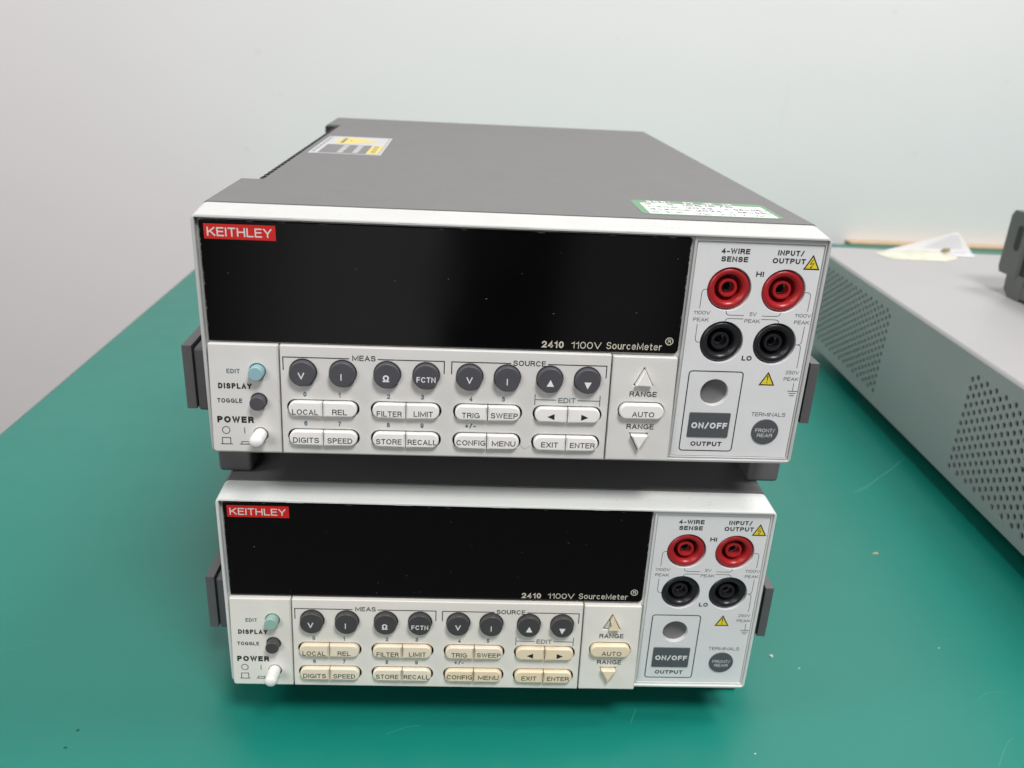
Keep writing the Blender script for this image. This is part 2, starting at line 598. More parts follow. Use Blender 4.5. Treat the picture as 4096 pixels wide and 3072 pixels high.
# ------------------------------------------------------------------ the setting
TZ = -124.4
b = MB()
b.rbox((-760, 1004, -760), (3200, 1024, 1700), 0, 'wall')
b.rbox((-2600, 1004, -760), (-760, 1024, 1700), 0, 'wall')
WF = frame((0, 1003.9, 0), (1, 0, 0), (0, 0, 1), (0, -1, 0))
b.ribbon([(553, 102), (556, 88), (555, 73), (553, 60), (552, 44)], 3.0, WF, 0, 'smudge')
for x, z, r_ in ((-203, 109, 4.5), (-228, -24, 4.5), (765, 12, 3.5), (690, 205, 4), (-176, 53, 2.5), (300, 150, 2.5), (880, 120, 3)):
    b.poly(circ(x, z, r_, 12), WF, 0, 'smudge')
struct(b.build('wall', smooth=0))
b = MB()
b.rbox((-2600, -1500, -780), (3200, 1003, -760), 0, 'floor')
struct(b.build('floor', smooth=0))
b = MB()
b.rbox((-223.5, -50, TZ - 26), (1500, 981, TZ), 0.6, 'table', 2)
b.rbox((-224.6, -50, TZ - 26), (-223.6, 981, TZ - 0.6), 0.2, 'edge', 1)
for pts, wd in (([(327, 13), (333, 17), (337, 18), (344, 18)], 0.35), ([(314, -25), (317, -21.5), (320, -18), (326, -12), (329, -10)], 0.4),
                ([(331, 55), (340, 54.3), (349, 54)], 0.3), ([(351, 203), (363, 210), (378, 224), (391, 235), (411, 254)], 0.9),
                ([(169, 7), (168, 5), (167, 3), (165.6, 0), (165, -2)], 0.35), ([(205, 60), (225, 52), (236, 51)], 0.3),
                ([(62, -8), (70, -4), (76, -3)], 0.25), ([(-120, 40), (-104, 46), (-98, 50)], 0.3)):
    b.ribbon(pts, wd * 0.7, frame((0, 0, TZ + 0.03), (1, 0, 0), (0, 1, 0), (0, 0, 1)), 0, 'scratch')
struct(b.build('table_top'))
b = MB((900, 990, TZ))
b.rbox((684, 982, TZ), (1500, 1003, TZ + 3.2), 0.5, 'rail', 1)
o = b.build('wooden_batten')
o.location = (0.9, 0.99, TZ * S)
tag(o, 'thin pale wooden batten along the back of the table against the wall', 'batten')


# ------------------------------------------------------------------ the bench meters
OFF = (106, 160, -18.2)       # the thing's base: middle of its underside


def arc_corner(p0, p1, p2, r, n=5):
    p0, p1, p2 = Vector(p0), Vector(p1), Vector(p2)
    a = p1 + (p0 - p1).normalized() * r
    c = p1 + (p2 - p1).normalized() * r
    return [tuple(a * (1 - t) ** 2 + p1 * 2 * t * (1 - t) + c * t * t) for t in [i / n for i in range(n + 1)]]


def elbow(*pts, r=1.4):
    out = [pts[0]]
    for i in range(1, len(pts) - 1):
        out += arc_corner(pts[i - 1], pts[i], pts[i + 1], r)
    out.append(pts[-1])
    return out


def make_meter(origin, yaw, label, aged):
    bezel, panel, key = ('bezel_b', 'panel_b', 'key_b') if aged else ('bezel', 'panel', 'key')
    slate = 'slate_b' if aged else 'slate'
    aqua = 'aqua_b' if aged else 'aqua'
    ca, sa = math.cos(yaw), math.sin(yaw)
    loc = (ca * OFF[0] - sa * OFF[1] + origin[0], sa * OFF[0] + ca * OFF[1] + origin[1], OFF[2] + origin[2])
    t = thing('bench_meter', loc, yaw, label, 'bench meter', 'stacked bench meters')

    # --- case
    b = MB(OFF)
    sec = [(0.8, 0.6), (211.6, 0.6), (211.6, 86.6), (210.2, 87.97), (2.2, 87.97), (0.8, 86.6)]
    b.prism(sec, 1, 11.2, 59.5, 'cover', 0.5)
    b.prism([(5.6, 1.0), (211.6, 0.6), (211.6, 86.6), (210.2, 87.97), (10.5, 87.97), (10.3, 86.8), (10.3, 84.0), (5.6, 84.0)], 1, 59.4, 275.2, 'cover', 0.2)
    b.prism(sec, 1, 275, 323.5, 'cover', 1.2)
    # louvre fins in the recess of the left side
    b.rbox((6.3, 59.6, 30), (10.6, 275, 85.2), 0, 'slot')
    for i in range(31):
        y = 62.0 + i * 6.9
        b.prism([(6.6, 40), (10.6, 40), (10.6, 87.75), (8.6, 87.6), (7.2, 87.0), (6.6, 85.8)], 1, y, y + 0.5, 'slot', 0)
        b.prism([(6.55, 40), (10.6, 40), (10.6, 87.8), (8.6, 87.65), (7.2, 87.05), (6.55, 85.8)], 1, y + 0.5, y + 1.5, 'cover', 0)
    b.poly([(1.4, 40), (10.2, 40), (10.2, 86.9), (1.4, 86.9)], face_frame(274.9), 0, 'slot')  # black sheet over the recess end, painting in its shade
    cover = b.build('top_cover', t)

    if not aged:
        b = MB(OFF)
        b.plate([rrect(151.2, 18.4, 202.6, 46.2, 3)], TOPF, 0.12, 0.12, 0.03, 'sgreen')
        b.poly(rrect(154.0, 19.6, 200.6, 40.6, 0.6), TOPF, 0.14, 'paper')
        w = 0.17
        b.text('SGS', 157, 164.6, 41.6, 3.4, TOPF, w, 'white_ink', 0.02)
        b.ribbon([(155, 41.0), (166, 41.0), (165.8, 45.2)], 0.3, TOPF, w, 'white_ink')
        for ch, x in (('校', 171), ('准', 178.6), ('证', 186)):
            b.text(ch, x, x + 4.6, 41.6, 2.9, TOPF, w, 'white_ink', 0.012)
        for s_, x0, x1, z in (('编', 155.5, 158, 37), ('号:', 164, 167.4, 37), ('校准日期:', 155.5, 167.6, 32), ('建议复校日期:', 155.5, 171, 27),
                              ('校', 155.5, 158, 22), ('准', 159.6, 162, 22), ('员:', 164, 167.4, 22)):
            b.text(s_, x0, x1, z, 2.2, TOPF, w, 'sgreen', 0.006)
        for s_, x0, x1, z in (('1551576', 169, 189, 36.6), ('2023', 170, 180, 31.6), ('06', 188, 191.5, 31.6), ('06', 194.5, 198, 31.6),
                              ('2024', 172.5, 182, 26.6), ('06', 188, 191.5, 26.6), ('05', 194.5, 198, 26.6)):
            b.text(s_, x0, x1, z, 3.0, TOPF, w, 'inkgrey', 0.0)
        for s_, x, z in (('年', 184, 31.6), ('月', 191.8, 31.6), ('日', 198.2, 31.6), ('年', 184.5, 26.6), ('月', 191.8, 26.6), ('日', 198.2, 26.6)):
            b.text(s_, x, x + 2, z, 2.0, TOPF, w, 'sgreen', 0.006)
        for pts in ([(171, 24.5), (172, 21), (173, 24), (172.6, 21.5)], [(174, 24.3), (174.2, 20.8), (176, 23), (174.6, 22.4), (176.6, 20.8)],
                    [(180, 21), (181.5, 24.4), (181, 22), (183, 22.6)], [(184, 24), (183.6, 21.2), (185.6, 24), (185, 21)],
                    [(188, 23), (189.4, 24), (188.6, 22.2), (190, 21.6)], [(193, 21), (194, 24.6), (194.4, 21.2), (196.4, 24), (195.2, 22), (197.4, 21)]):
            b.ribbon(pts, 0.35, TOPF, w, 'inkgrey')
        s1 = b.build('calibration_sticker', cover, smooth=0)
        s1['label'] = 'white calibration sticker with a green border'
        b = MB(OFF)
        b.plate([rrect(13.2, 141.4, 47.6, 213.2, 0.5)], TOPF, 0.12, 0.12, 0.03, 'wlbase')
        w = 0.15
        b.poly([(17.5, 144), (40.2, 144), (40.2, 177), (17.5, 177)], TOPF, w, 'wlgrey')
        b.poly([(40.3, 144), (46, 144), (46, 177), (40.3, 177)], TOPF, w, 'wlyellow')
        b.ribbon([(17.4, 142.8), (46.2, 142.8)], 0.5, TOPF, w, 'wlgrey')
        b.ribbon([(46.4, 143), (46.4, 212)], 0.35, TOPF, w, 'wlgrey')
        for x in (26.2, 33.4):
            for k in range(12):
                y = 145.8 + k * 2.5 + random.uniform(-.2, .2)
                b.poly([(x + random.uniform(-.3, .3), y), (x + 2.8, y), (x + 2.8 + random.uniform(-.4, .2), y + 1.9), (x, y + 1.9)], TOPF, w + 0.02, 'wlbase')
        for k in range(9):
            y = 147 + k * 3.1
            b.poly([(41.8, y), (44.2, y), (44.2, y + 2.2), (41.8, y + 2.2)], TOPF, w + 0.02, 'wlgrey' if k % 3 else 'wlyellow')
        for k in range(26):
            y = 144 + k * 2.6
            b.poly([(14.2, y), (15.6, y), (15.6, y + 1.7), (14.2, y + 1.7)], TOPF, w, 'wlgrey' if k % 4 else 'wlbase')
        b.poly([(20.4, 182), (24.8, 180.2), (42.5, 194.6), (42.5, 196), (24.8, 209.4), (20.4, 207.4)], TOPF, w, 'wlyellow')
        b.poly([(22.6, 184), (24.4, 184), (24.4, 206), (22.6, 206)], TOPF, w + 0.02, 'wlgrey')
        b.poly([(26.4, 193.4), (27.6, 193.4), (27.6, 196.4), (26.4, 196.4)], TOPF, w + 0.02, 'wlgrey')
        s2 = b.build('warning_label', cover, smooth=0)
        s2['label'] = 'grey and yellow warning label with a triangle'

    # --- feet, handle
    for (x0, x1) in ((-4.0, 8.8), (205.2, 218.0)):
        for (y0, y1) in ((19.0, 44.0), (270.0, 300.0)):
            b = MB(OFF)
            b.rbox((x0, y0, -18.2), (x1, y1, 4), 1.6, 'dark', 3)
            b.build('foot', t)
    b = MB(OFF)
    for sgn in (-1, 1):
        X = (lambda q: q) if sgn < 0 else (lambda q: 213.6 - q)
        side = [(30, 3.4), (64, 3.4), (90, 8), (336, 8), (336, 24), (90, 24), (64, 29.4), (30, 29.4)]
        x0, x1 = sorted((X(-17.2), X(-13.6)))
        b.prism(side, 0, x0, x1, 'dark', 1.2, 3)
    b.rbox((-17.2, 334, 8), (230.8, 342, 24), 2.5, 'dark', 3)
    b.build('carry_handle', t)
    for sgn in (-1, 1):
        X = (lambda q: q) if sgn < 0 else (lambda q: 213.6 - q)
        b = MB(OFF)
        x0, x1 = sorted((X(-13.3), X(1.4)))
        b.rbox((x0, 30.6, 2.2), (x1, 62, 28.4), 1.3, 'dark', 3)
        b.build('handle_mount', t)

    # --- bezel: hollow front frame
    b = MB(OFF)

    def loop(x0, z0, x1, z1, r, y):
        return [(p[0], y, p[1]) for p in rrect(x0, z0, x1, z1, r)]
    lps = [loop(1.35, 1.35, 211.9, 84.55, 0.5, 10.9), loop(1.25, 1.25, 212.0, 84.62, 0.5, 0.25), loop(1.05, 1.05, 212.2, 84.8, 0.6, 0.0),
           loop(0.45, 0.45, 212.6, 85.3, 1.6, 0.0), loop(0.1, 0.1, 212.92, 85.62, 1.9, 0.2), loop(0, 0, 213, 85.75, 2.0, 0.6),
           loop(0.5, 0.0, 211.9, 87.7, 2.6, 10.6), loop(0.9, 0.4, 211.5, 87.4, 2.4, 11.2), loop(2.2, 1.6, 210.2, 86.0, 2.0, 11.25)]
    b.loft(lps, bezel, cap0=True)
    FF = face_frame(0)
    b.plate([rrect(1.3, 1.4, 211.95, 84.58, 0.3), rrect(168.2, 2.6, 210.6, 82.2, 0.3)], FF, -2.0, 1.5, 0.05, bezel)
    # slim ledge around the terminal side
    outer = rrect(166.1, 1.42, 211.85, 84.45, 0.4)
    inner = rrect(167.05, 1.95, 211.3, 82.95, 0.3)
    b.plate([outer, inner], FF, -0.9, 1.2, 0.2, bezel)
    for x0, x1 in ((26.4, 32.8), (66.6, 73.0), (103.3, 109.8), (142.0, 148.2)):
        b.plate([rrect(x0, 84.72, x1, 85.45, 0.05)], FF, 0.10, 0.2, 0.03, bezel)
    rnd = random.Random(3 if aged else 11)
    for k in range(9):
        x = rnd.uniform(10, 160)
        L = rnd.uniform(2, 14)
        b.ribbon([(x, 85.02 + rnd.uniform(-.1, .2)), (x + L / 2, 85.05 + rnd.uniform(-.05, .1)), (x + L, 85.02 + rnd.uniform(-.1, .2))], 0.09, FF, 0.03, 'scuff')
    for k in range(26):
        x = rnd.uniform(4, 209) if rnd.random() < 0.45 else rnd.uniform(145, 208)
        q = rnd.uniform(0.15, 0.97)
        s_ = rnd.uniform(0.08, 0.28)
        F_ = frame((0, 0.6, 85.75), (1, 0, 0), (0, 10, 1.95), (0, -0.19, 0.98))
        b.poly([(x - s_ * 2, q), (x, q - s_ * .06), (x + s_ * 2.4, q + .01), (x + s_ * .4, q + s_ * .05)], F_, 0.03, 'grime')
    b.build('bezel', t)

    # --- display window
    b = MB(OFF)
    b.plate([rrect(2.35, 42.32, 165.0, 84.0, (0.4, 1.8, 0.8, 0.8))], FF, -0.7, 1.2, 0.3, 'glass')
    w = -0.66
    b.text('2410', 116.6, 124.3, 43.35, 2.5, FF, w, 'ivory', 0.018)
    b.text('1100V', 127.0, 137.6, 43.35, 2.55, FF, w, 'ivory', -0.009)
    b.text('SourceMeter', 139.4, 159.1, 43.5, 2.6, FF, w, 'ivory', -0.009)
    b.ribbon(circ(161.5, 47.0, 1.3, 28), 0.32, FF, w, 'ivory', closed=True)
    b.text('R', 160.95, 162.15, 46.25, 1.45, FF, w, 'ivory', 0.02)
    for k in range(26 if aged else 13):
        x, z = rnd.uniform(6, 162), rnd.uniform(44, 81)
        if aged:
            z = 44 + 37 * rnd.random() ** 1.6
        if abs(z - 44.5) < 3.6 and x > 114 or x < 29 and z > 76:
            continue
        s_ = rnd.uniform(0.05, 0.16)
        a = rnd.uniform(0, 3.14)
        dx, dz = math.cos(a) * s_ * rnd.uniform(1, 3.4), math.sin(a) * s_
        b.poly([(x - dx, z - dz), (x + s_ * .6, z - s_ * .5), (x + dx, z + dz), (x - s_ * .5, z + s_ * .6)], FF, w, 'speck')
    for k in range(46):      # worn paint along the window's edge
        side = rnd.random()
        if side < 0.45:
            z = rnd.uniform(46, 83)
            b.ribbon([(2.62, z), (2.62 + rnd.uniform(-.12, .12), z + rnd.uniform(.2, .8))], rnd.uniform(.06, .16), FF, w - 0.03, 'speck')
        elif side < 0.75:
            z = rnd.uniform(50, 83)
            b.ribbon([(164.72, z), (164.72 + rnd.uniform(-.12, .1), z + rnd.uniform(.2, .9))], rnd.uniform(.05, .14), FF, w - 0.03, 'speck')
        else:
            x = rnd.uniform(8, 160)
            b.ribbon([(x, 83.72), (x + rnd.uniform(.4, 2.5), 83.72 + rnd.uniform(-.1, .1))], rnd.uniform(.04, .1), FF, w - 0.03, 'speck')
    win = b.build('display_window', t)
    b = MB(OFF)
    b.plate([rrect(3.9, 77.65, 26.95, 82.65, 0.1)], FF, -0.62, 0.06, 0.01, 'logo')
    b.text('KEITHLEY', 4.9, 25.7, 78.6, 2.95, FF, -0.60, 'silver', 0.0)
    b.build('logo_badge', win, smooth=0)

    # --- switch panel (left)
    b = MB(OFF)
    P0, P1 = 2.45, 42.0
    b.plate([rrect(2.1, P0, 25.85, P1, (1.2, 0.3, 0.4, 0.6)), circ(18.55, 32.35, 2.8, 28), circ(18.6, 21.65, 2.8, 28), circ(18.7, 9.15, 2.6, 28)],
            TILT, 0, 6.5, 0.5, panel, 'slot')
    w = 0.03
    b.text('EDIT', 8.1, 12.6, 31.5, 1.6, TILT, w, 'teal', 0.025)
    b.text('DISPLAY', 5.0, 16.4, 25.95, 2.05, TILT, w, 'ink', 0.035)
    b.text('TOGGLE', 4.4, 12.95, 20.8, 1.6, TILT, w, 'ink', 0.028)
    b.text('POWER', 4.0, 16.6, 13.45, 2.4, TILT, w, 'ink', 0.045)
    b.ribbon(circ(6.85, 10.65, 1.3, 28), 0.26, TILT, w, 'ink', closed=True)
    b.ribbon([(13.24, 9.5), (13.24, 11.75)], 0.26, TILT, w, 'ink')
    b.ribbon([(4.8, 5.45), (8.85, 5.45)], 0.3, TILT, w, 'ink')
    b.ribbon([(5.35, 5.4), (5.35, 7.85), (8.2, 7.85), (8.2, 5.4)], 0.28, TILT, w, 'ink')
    b.ribbon([(11.3, 5.5), (15.2, 5.5)], 0.3, TILT, w, 'ink')
    b.ribbon([(12.0, 5.45), (12.0, 6.4), (14.6, 6.4), (14.6, 5.45)], 0.26, TILT, w, 'ink')
    sw = b.build('switch_panel', t)

    def button(name, cx, cz, r, h, m, par, dome=0.0, marks=None):
        b = MB(OFF)
        if dome:
            prof = [(r, -6), (r, h - dome)] + [(r * math.cos(R(a)), h - dome + dome * math.sin(R(a))) for a in (20, 40, 60, 75, 86)]
        else:
            e = 0.4
            prof = [(r, -6), (r + 0.02, 0), (r - 0.05, h - e)] + [(r - 0.05 - e + e * math.cos(R(a)), h - e + e * math.sin(R(a))) for a in (30, 60, 90)]
        b.revolve(prof, cx, cz, TILT, m, 44, cap=True)
        if marks:
            marks(b, h + 0.03)
        return b.build(name, par)
    button('push_button', 18.55, 32.3, 2.6, 3.2, aqua, sw)
    button('push_button', 18.6, 21.6, 2.6, 3.2, slate, sw)
    button('power_button', 18.6, 9.15, 2.35, 8.0, 'knob', sw, dome=1.2)

    # --- key panel (middle)
    cols = [(28.95, 52.6), (58.0, 81.4), (86.95, 110.05), (115.3, 138.6)]
    rows = [19.55, 8.75]
    rx = [34.1, 47.75, 63.05, 76.55, 91.75, 104.95, 119.95, 133.3]
    holes = [circ(x, 32.5, 4.72, 40) for x in rx]
    for zc in rows:
        for x0, x1 in cols:
            holes.append(rrect(x0 - 0.7, zc - 3.0, x1 + 0.7, zc + 3.0, 2.98, 8))
    b = MB(OFF)
    b.plate([rrect(26.35, P0, 141.4, P1, (0.3, 0.3, 0.4, 0.4))] + holes, TILT, 0, 6.5, 0.45, panel, 'slot')
    b.text('MEAS', 51.05, 59.1, 37.15, 1.95, TILT, w, 'ink', 0.008)
    b.ribbon([(27.42, 33.2), (27.42, 37.85), (50.0, 37.85)], 0.36, TILT, w, 'ink')
    b.ribbon([(59.8, 37.85), (82.82, 37.85), (82.82, 33.3)], 0.36, TILT, w, 'ink')
    b.text('SOURCE', 106.85, 118.3, 36.98, 1.95, TILT, w, 'ink', 0.008)
    b.ribbon([(85.42, 33.3), (85.42, 37.8), (106.1, 37.8)], 0.36, TILT, w, 'ink')
    b.ribbon([(119.1, 37.8), (139.9, 37.8), (139.9, 33.3)], 0.36, TILT, w, 'ink')
    b.text('EDIT', 123.5, 129.65, 23.75, 1.9, TILT, w, 'teal', 0.006)
    for pts in ([(115.12, 26.75), (115.12, 22.8)], [(115.12, 24.76), (122.7, 24.76)], [(130.3, 24.76), (138.36, 24.76)], [(138.36, 26.75), (138.36, 22.8)]):
        b.ribbon(pts, 0.32, TILT, w, 'teal')
    for s_, x, z in (('0', 34.57, 24.6), ('1', 46.5, 24.58), ('2', 63.52, 24.55), ('3', 75.4, 24.6), ('4', 92.46, 24.42), ('5', 103.95, 24.6),
                     ('6', 34.62, 13.9), ('7', 46.38, 13.92), ('8', 63.5, 13.95), ('9', 75.36, 13.98)):
        hw = 0.36 if s_ == '1' else 0.56
        b.text(s_, x - hw, x + hw, z - 0.92, 1.8, TILT, w, 'teal', 0.02)
    b.text('+/-', 90.6, 94.5, 13.4, 1.75, TILT, w, 'teal', 0.035)
    kp = b.build('key_panel', t)

    def rb(i, fn):
        button('round_button', rx[i], 32.5, 4.5, 2.3, slate, kp, marks=fn)
    T_ = TILT
    rb(0, lambda b, h: b.text('V', 32.75, 34.95, 30.75, 2.3, T_, h, 'white_ink', 0.008))
    rb(1, lambda b, h: b.ribbon([(47.45, 30.6), (47.45, 32.95)], 0.34, T_, h, 'white_ink'))
    rb(2, lambda b, h: b.text('Ω', 61.7, 63.95, 30.5, 2.45, T_, h, 'white_ink', 0.02))
    rb(3, lambda b, h: b.text('FCTN', 73.35, 79.95, 30.68, 1.95, T_, h, 'white_ink', 0.008))
    rb(4, lambda b, h: b.text('V', 90.65, 92.8, 30.75, 2.3, T_, h, 'white_ink', 0.008))
    rb(5, lambda b, h: b.ribbon([(104.9, 30.5), (104.9, 32.85)], 0.34, T_, h, 'white_ink'))
    rb(6, lambda b, h: b.poly([(118.75, 30.4), (121.35, 30.4), (120.05, 32.9)], T_, h, 'white_ink'))
    rb(7, lambda b, h: b.poly([(132.0, 32.3), (133.25, 29.8), (134.55, 32.3)], T_, h, 'white_ink'))

    names = [[('LOCAL', 30.25, 39.25, 17.55, 2.0), ('REL', 44.1, 49.2, 17.75, 2.0), ('FILTER', 59.55, 68.3, 17.62, 2.0), ('LIMIT', 72.45, 79.2, 17.82, 2.0),
              ('TRIG', 89.4, 95.7, 17.8, 2.0), ('SWEEP', 99.6, 109.2, 17.95, 2.0), ('<', 0, 0, 0, 0), ('>', 0, 0, 0, 0)],
             [('DIGITS', 30.25, 39.3, 7.1, 2.0), ('SPEED', 42.2, 50.95, 7.1, 2.0), ('STORE', 59.25, 68.3, 7.2, 2.0), ('RECALL', 70.45, 80.7, 7.22, 2.0),
              ('CONFIG', 87.7, 98.1, 7.45, 2.0), ('MENU', 100.4, 108.8, 7.4, 2.0), ('EXIT', 118.1, 124.2, 7.35, 2.0), ('ENTER', 128.5, 137.5, 7.35, 2.0)]]
    for ri, zc in enumerate(rows):
        for ci, (x0, x1) in enumerate(cols):
            xm = (x0 + x1) / 2
            for half in (0, 1):
                hh = 2.72
                if half == 0:
                    lp = rrect(x0, zc - hh, xm - 0.13, zc + hh, (2.6, 0.15, 0.15, 2.6), 8)
                else:
                    lp = rrect(xm + 0.13, zc - hh, x1, zc + hh, (0.15, 2.6, 2.6, 0.15), 8)
                b = MB(OFF)
                b.plate([lp], TILT, 1.6, 7.5, 0.55, 'key_c' if aged and (ci == 3 or ci == 2 and ri == 1) else key)
                s_, a, c, z, ch = names[ri][ci * 2 + half]
                h = 1.63
                if s_ == '<':
                    b.poly([(119.75, 18.95), (122.3, 17.8), (122.3, 20.1)], TILT, h, 'ink')
                elif s_ == '>':
                    b.poly([(134.45, 18.95), (131.85, 20.1), (131.85, 17.8)], TILT, h, 'ink')
                else:
                    b.text(s_, a, c, z, ch, TILT, h, 'inkgrey', 0.004)
                b.build('key', kp)

    # --- range panel
    rkey = 'key_c' if aged else key
    up = [(150.35, 31.2), (156.5, 31.2), (153.4, 37.2)]
    dn = [(150.35, 12.75), (153.55, 6.8), (156.45, 12.75)]

    def grow(p, k):
        c = sum((Vector(q) for q in p), Vector((0, 0))) / 3
        return [tuple(Vector(q) + (Vector(q) - c).normalized() * k) for q in p]
    b = MB(OFF)
    b.plate([rrect(141.95, P0 + 0.05, 165.02, 41.6, (0.3, 0.5, 0.6, 0.4)), rrect(145.1, 18.55, 161.85, 24.75, 3.08, 8),
             round_poly(grow(up, 0.5), 0.3), round_poly(grow(dn, 0.5), 0.3)], TILT, 0, 6.5, 0.5, panel, 'slot')
    b.text('RANGE', 148.8, 158.6, 26.85, 1.95, TILT, w, 'ink', 0.012)
    b.text('RANGE', 148.75, 158.7, 14.58, 1.95, TILT, w, 'ink', 0.012)
    rp = b.build('range_panel', t)
    b = MB(OFF)
    b.plate([rrect(145.45, 18.85, 161.5, 24.45, 2.75, 8)], TILT, 1.9, 7.5, 0.6, rkey)
    b.text('AUTO', 150.0, 158.0, 19.85, 1.95, TILT, 1.93, 'inkgrey', 0.004)
    b.build('range_key', rp)
    b = MB(OFF)
    if aged:
        b.plate([round_poly([(152.3, 31.3), (156.5, 31.25), (153.6, 37.1), (152.6, 35.0), (153.2, 33.2)], 0.25)], TILT, 2.0, 7.5, 0.3, rkey)
        b.plate([round_poly([(150.5, 31.4), (152.2, 31.3), (152.9, 33.4), (152.3, 34.9)], 0.15)], TILT, 0.15, 5.5, 0.15, 'scuff')
        k1 = b.build('arrow_key', rp)
        k1['label'] = 'yellowed up-arrow key with its left half broken off'
    else:
        b.plate([round_poly(up, 0.35)], TILT, 2.0, 7.5, 0.45, rkey)
        b.build('arrow_key', rp)
    b = MB(OFF)
    b.plate([round_poly(dn, 0.35)], TILT, 2.0, 7.5, 0.45, rkey)
    b.build('arrow_key', rp)

    # --- terminal panel (right)
    jacks = [(180.3, 66.45), (199.5, 66.3), (180.35, 47.05), (199.55, 46.95)]
    PF = face_frame(1.35)
    b = MB(OFF)
    b.plate([rrect(167.3, 2.1, 211.15, 82.75, 0.3)] + [circ(x, z, 7.75, 56) for x, z in jacks] + [circ(180.45, 27.75, 5.15, 44)],
            PF, 0, 3.2, 0.12, 'plate')
    w = 0.03
    K = 'ink'
    b.text('4-WIRE', 175.7, 185.6, 78.9, 1.85, PF, w, K, 0.03)
    b.text('SENSE', 176.0, 185.3, 76.12, 1.85, PF, w, K, 0.03)
    b.text('INPUT/', 195.3, 204.4, 78.9, 1.85, PF, w, K, 0.03)
    b.text('OUTPUT', 193.85, 205.4, 76.12, 1.85, PF, w, K, 0.03)
    b.text('HI', 188.9, 191.6, 71.2, 1.85, PF, w, K, 0.03)
    b.text('LO', 188.55, 192.15, 40.4, 1.85, PF, w, K, 0.03)
    for s_, x0, x1, z in (('1100V', 168.95, 174.85, 57.08), ('PEAK', 169.15, 174.6, 54.54), ('5V', 188.8, 191.35, 57.08), ('PEAK', 187.4, 192.9, 54.56),
                          ('1100V', 205.05, 210.9, 57.12), ('PEAK', 205.2, 210.65, 54.6), ('250V', 205.45, 210.3, 35.65), ('PEAK', 205.2, 210.65, 33.1)):
        b.text(s_, x0, x1, z, 1.35, PF, w, K, 0.0)
    b.text('TERMINALS', 195.5, 208.3, 18.78, 1.55, PF, w, K, 0.0)
    b.text('OUTPUT', 174.4, 186.1, 6.12, 1.85, PF, w, K, 0.03)
    lines = [elbow((172.7, 66.2), (170.9, 66.2), (170.85, 59.3)), elbow((170.8, 53.6), (170.8, 46.85), (172.7, 46.85)),
             elbow((180.4, 58.7), (180.4, 57.15), (186.9, 57.15)), elbow((193.3, 57.2), (199.65, 57.2), (199.7, 58.7)),
             elbow((180.45, 54.6), (180.45, 55.92), (186.9, 55.92)), elbow((193.3, 55.95), (199.65, 55.95), (199.7, 54.5)),
             elbow((207.2, 66.15), (209.35, 66.15), (209.27, 59.4)), elbow((209.23, 53.85), (209.2, 46.92), (207.2, 46.92)),
             elbow((207.3, 46.92), (209.2, 46.92), (209.3, 40.2), (209.2, 38.1))]
    for L in lines:
        b.ribbon(L, 0.2, PF, w, K)
    b.ribbon([(209.2, 32.2), (209.2, 29.1)], 0.2, PF, w, K)
    for x0, x1, z in ((207.35, 211.0, 29.05), (207.95, 210.55, 28.17), (208.3, 210.1, 27.3)):
        b.ribbon([(x0, z), (x1, z)], 0.26, PF, w, K)
    b.ribbon(rrect(170.35, 4.25, 190.1, 35.95, 1.2), 0.4, PF, w, K, closed=True)
    for tri in ([(207.76, 79.6), (204.9, 74.25), (210.72, 74.25)], [(199.2, 36.4), (196.25, 31.05), (202.15, 31.05)]):
        b.poly(tri, PF, w, K)
        c = sum((Vector(q) for q in tri), Vector((0, 0))) / 3
        b.poly([tuple(c + (Vector(q) - c) * 0.74) for q in tri], PF, w + 0.02, 'yellow')
    b.ribbon([(207.95, 77.9), (207.15, 76.25), (208.35, 76.55), (207.55, 74.9)], 0.26, PF, w + 0.04, K)
    b.poly([(207.25, 75.35), (208.05, 75.45), (207.45, 74.75)], PF, w + 0.04, K)
    b.poly([(198.95, 34.9), (199.45, 34.9), (199.28, 32.75), (199.12, 32.75)], PF, w + 0.04, K)
    b.poly(circ(199.2, 32.15, 0.22, 10), PF, w + 0.04, K)
    tp = b.build('terminal_panel', t, smooth=25)
    for i, (x, z) in enumerate(jacks):
        m = 'red' if i < 2 else 'black'
        b = MB(OFF)
        prof = [(7.35, -3.4), (7.35, -1.3), (7.2, -0.8), (6.8, -0.42), (6.3, -0.25), (5.7, -0.35), (5.15, -0.75), (4.75, -1.4), (4.6, -2.2), (4.55, -8.5), (3.3, -8.5),
                (3.3, -1.75), (3.15, -1.5), (2.7, -1.4), (2.35, -1.5), (2.15, -1.9), (2.1, -8.5)]
        b.revolve(prof, x, z, PF, m, 56)
        b.revolve([(7.72, -3.15), (7.36, -3.15)], x, z, PF, 'plate', 56)
        b.revolve([(1.95, -4.2), (1.75, -4.0), (1.6, -4.2), (1.6, -8.4)], x, z, PF, 'metal', 30)
        b.revolve([(2.1, -8.3), (0.9, -8.35), (0.02, -8.35)], x, z, PF, 'slot', 24)
        b.build('terminal_jack', tp)
    b = MB(OFF)
    b.revolve([(5.14, -1.9), (4.6, -2.25), (3.9, -2.5), (3.0, -2.7), (1.8, -2.85), (0.02, -2.9)], 180.45, 27.75, PF, 'lens', 48)
    b.build('output_indicator', tp)
    b = MB(OFF)
    b.plate([rrect(172.5, 9.85, 187.8, 19.8, 0.5)], PF, 0.35, 0.5, 0.15, 'slate2')
    b.text('ON/OFF', 173.65, 187.0, 13.5, 2.4, PF, 0.38, 'white_ink', 0.03)
    b.build('output_button', tp)
    b = MB(OFF)
    b.plate([circ(201.6, 12.6, 5.08, 48)], PF, 0.35, 0.5, 0.15, 'slate2')
    b.text('FRONT/', 197.9, 205.3, 12.5, 1.45, PF, 0.38, 'white_ink', 0.0)
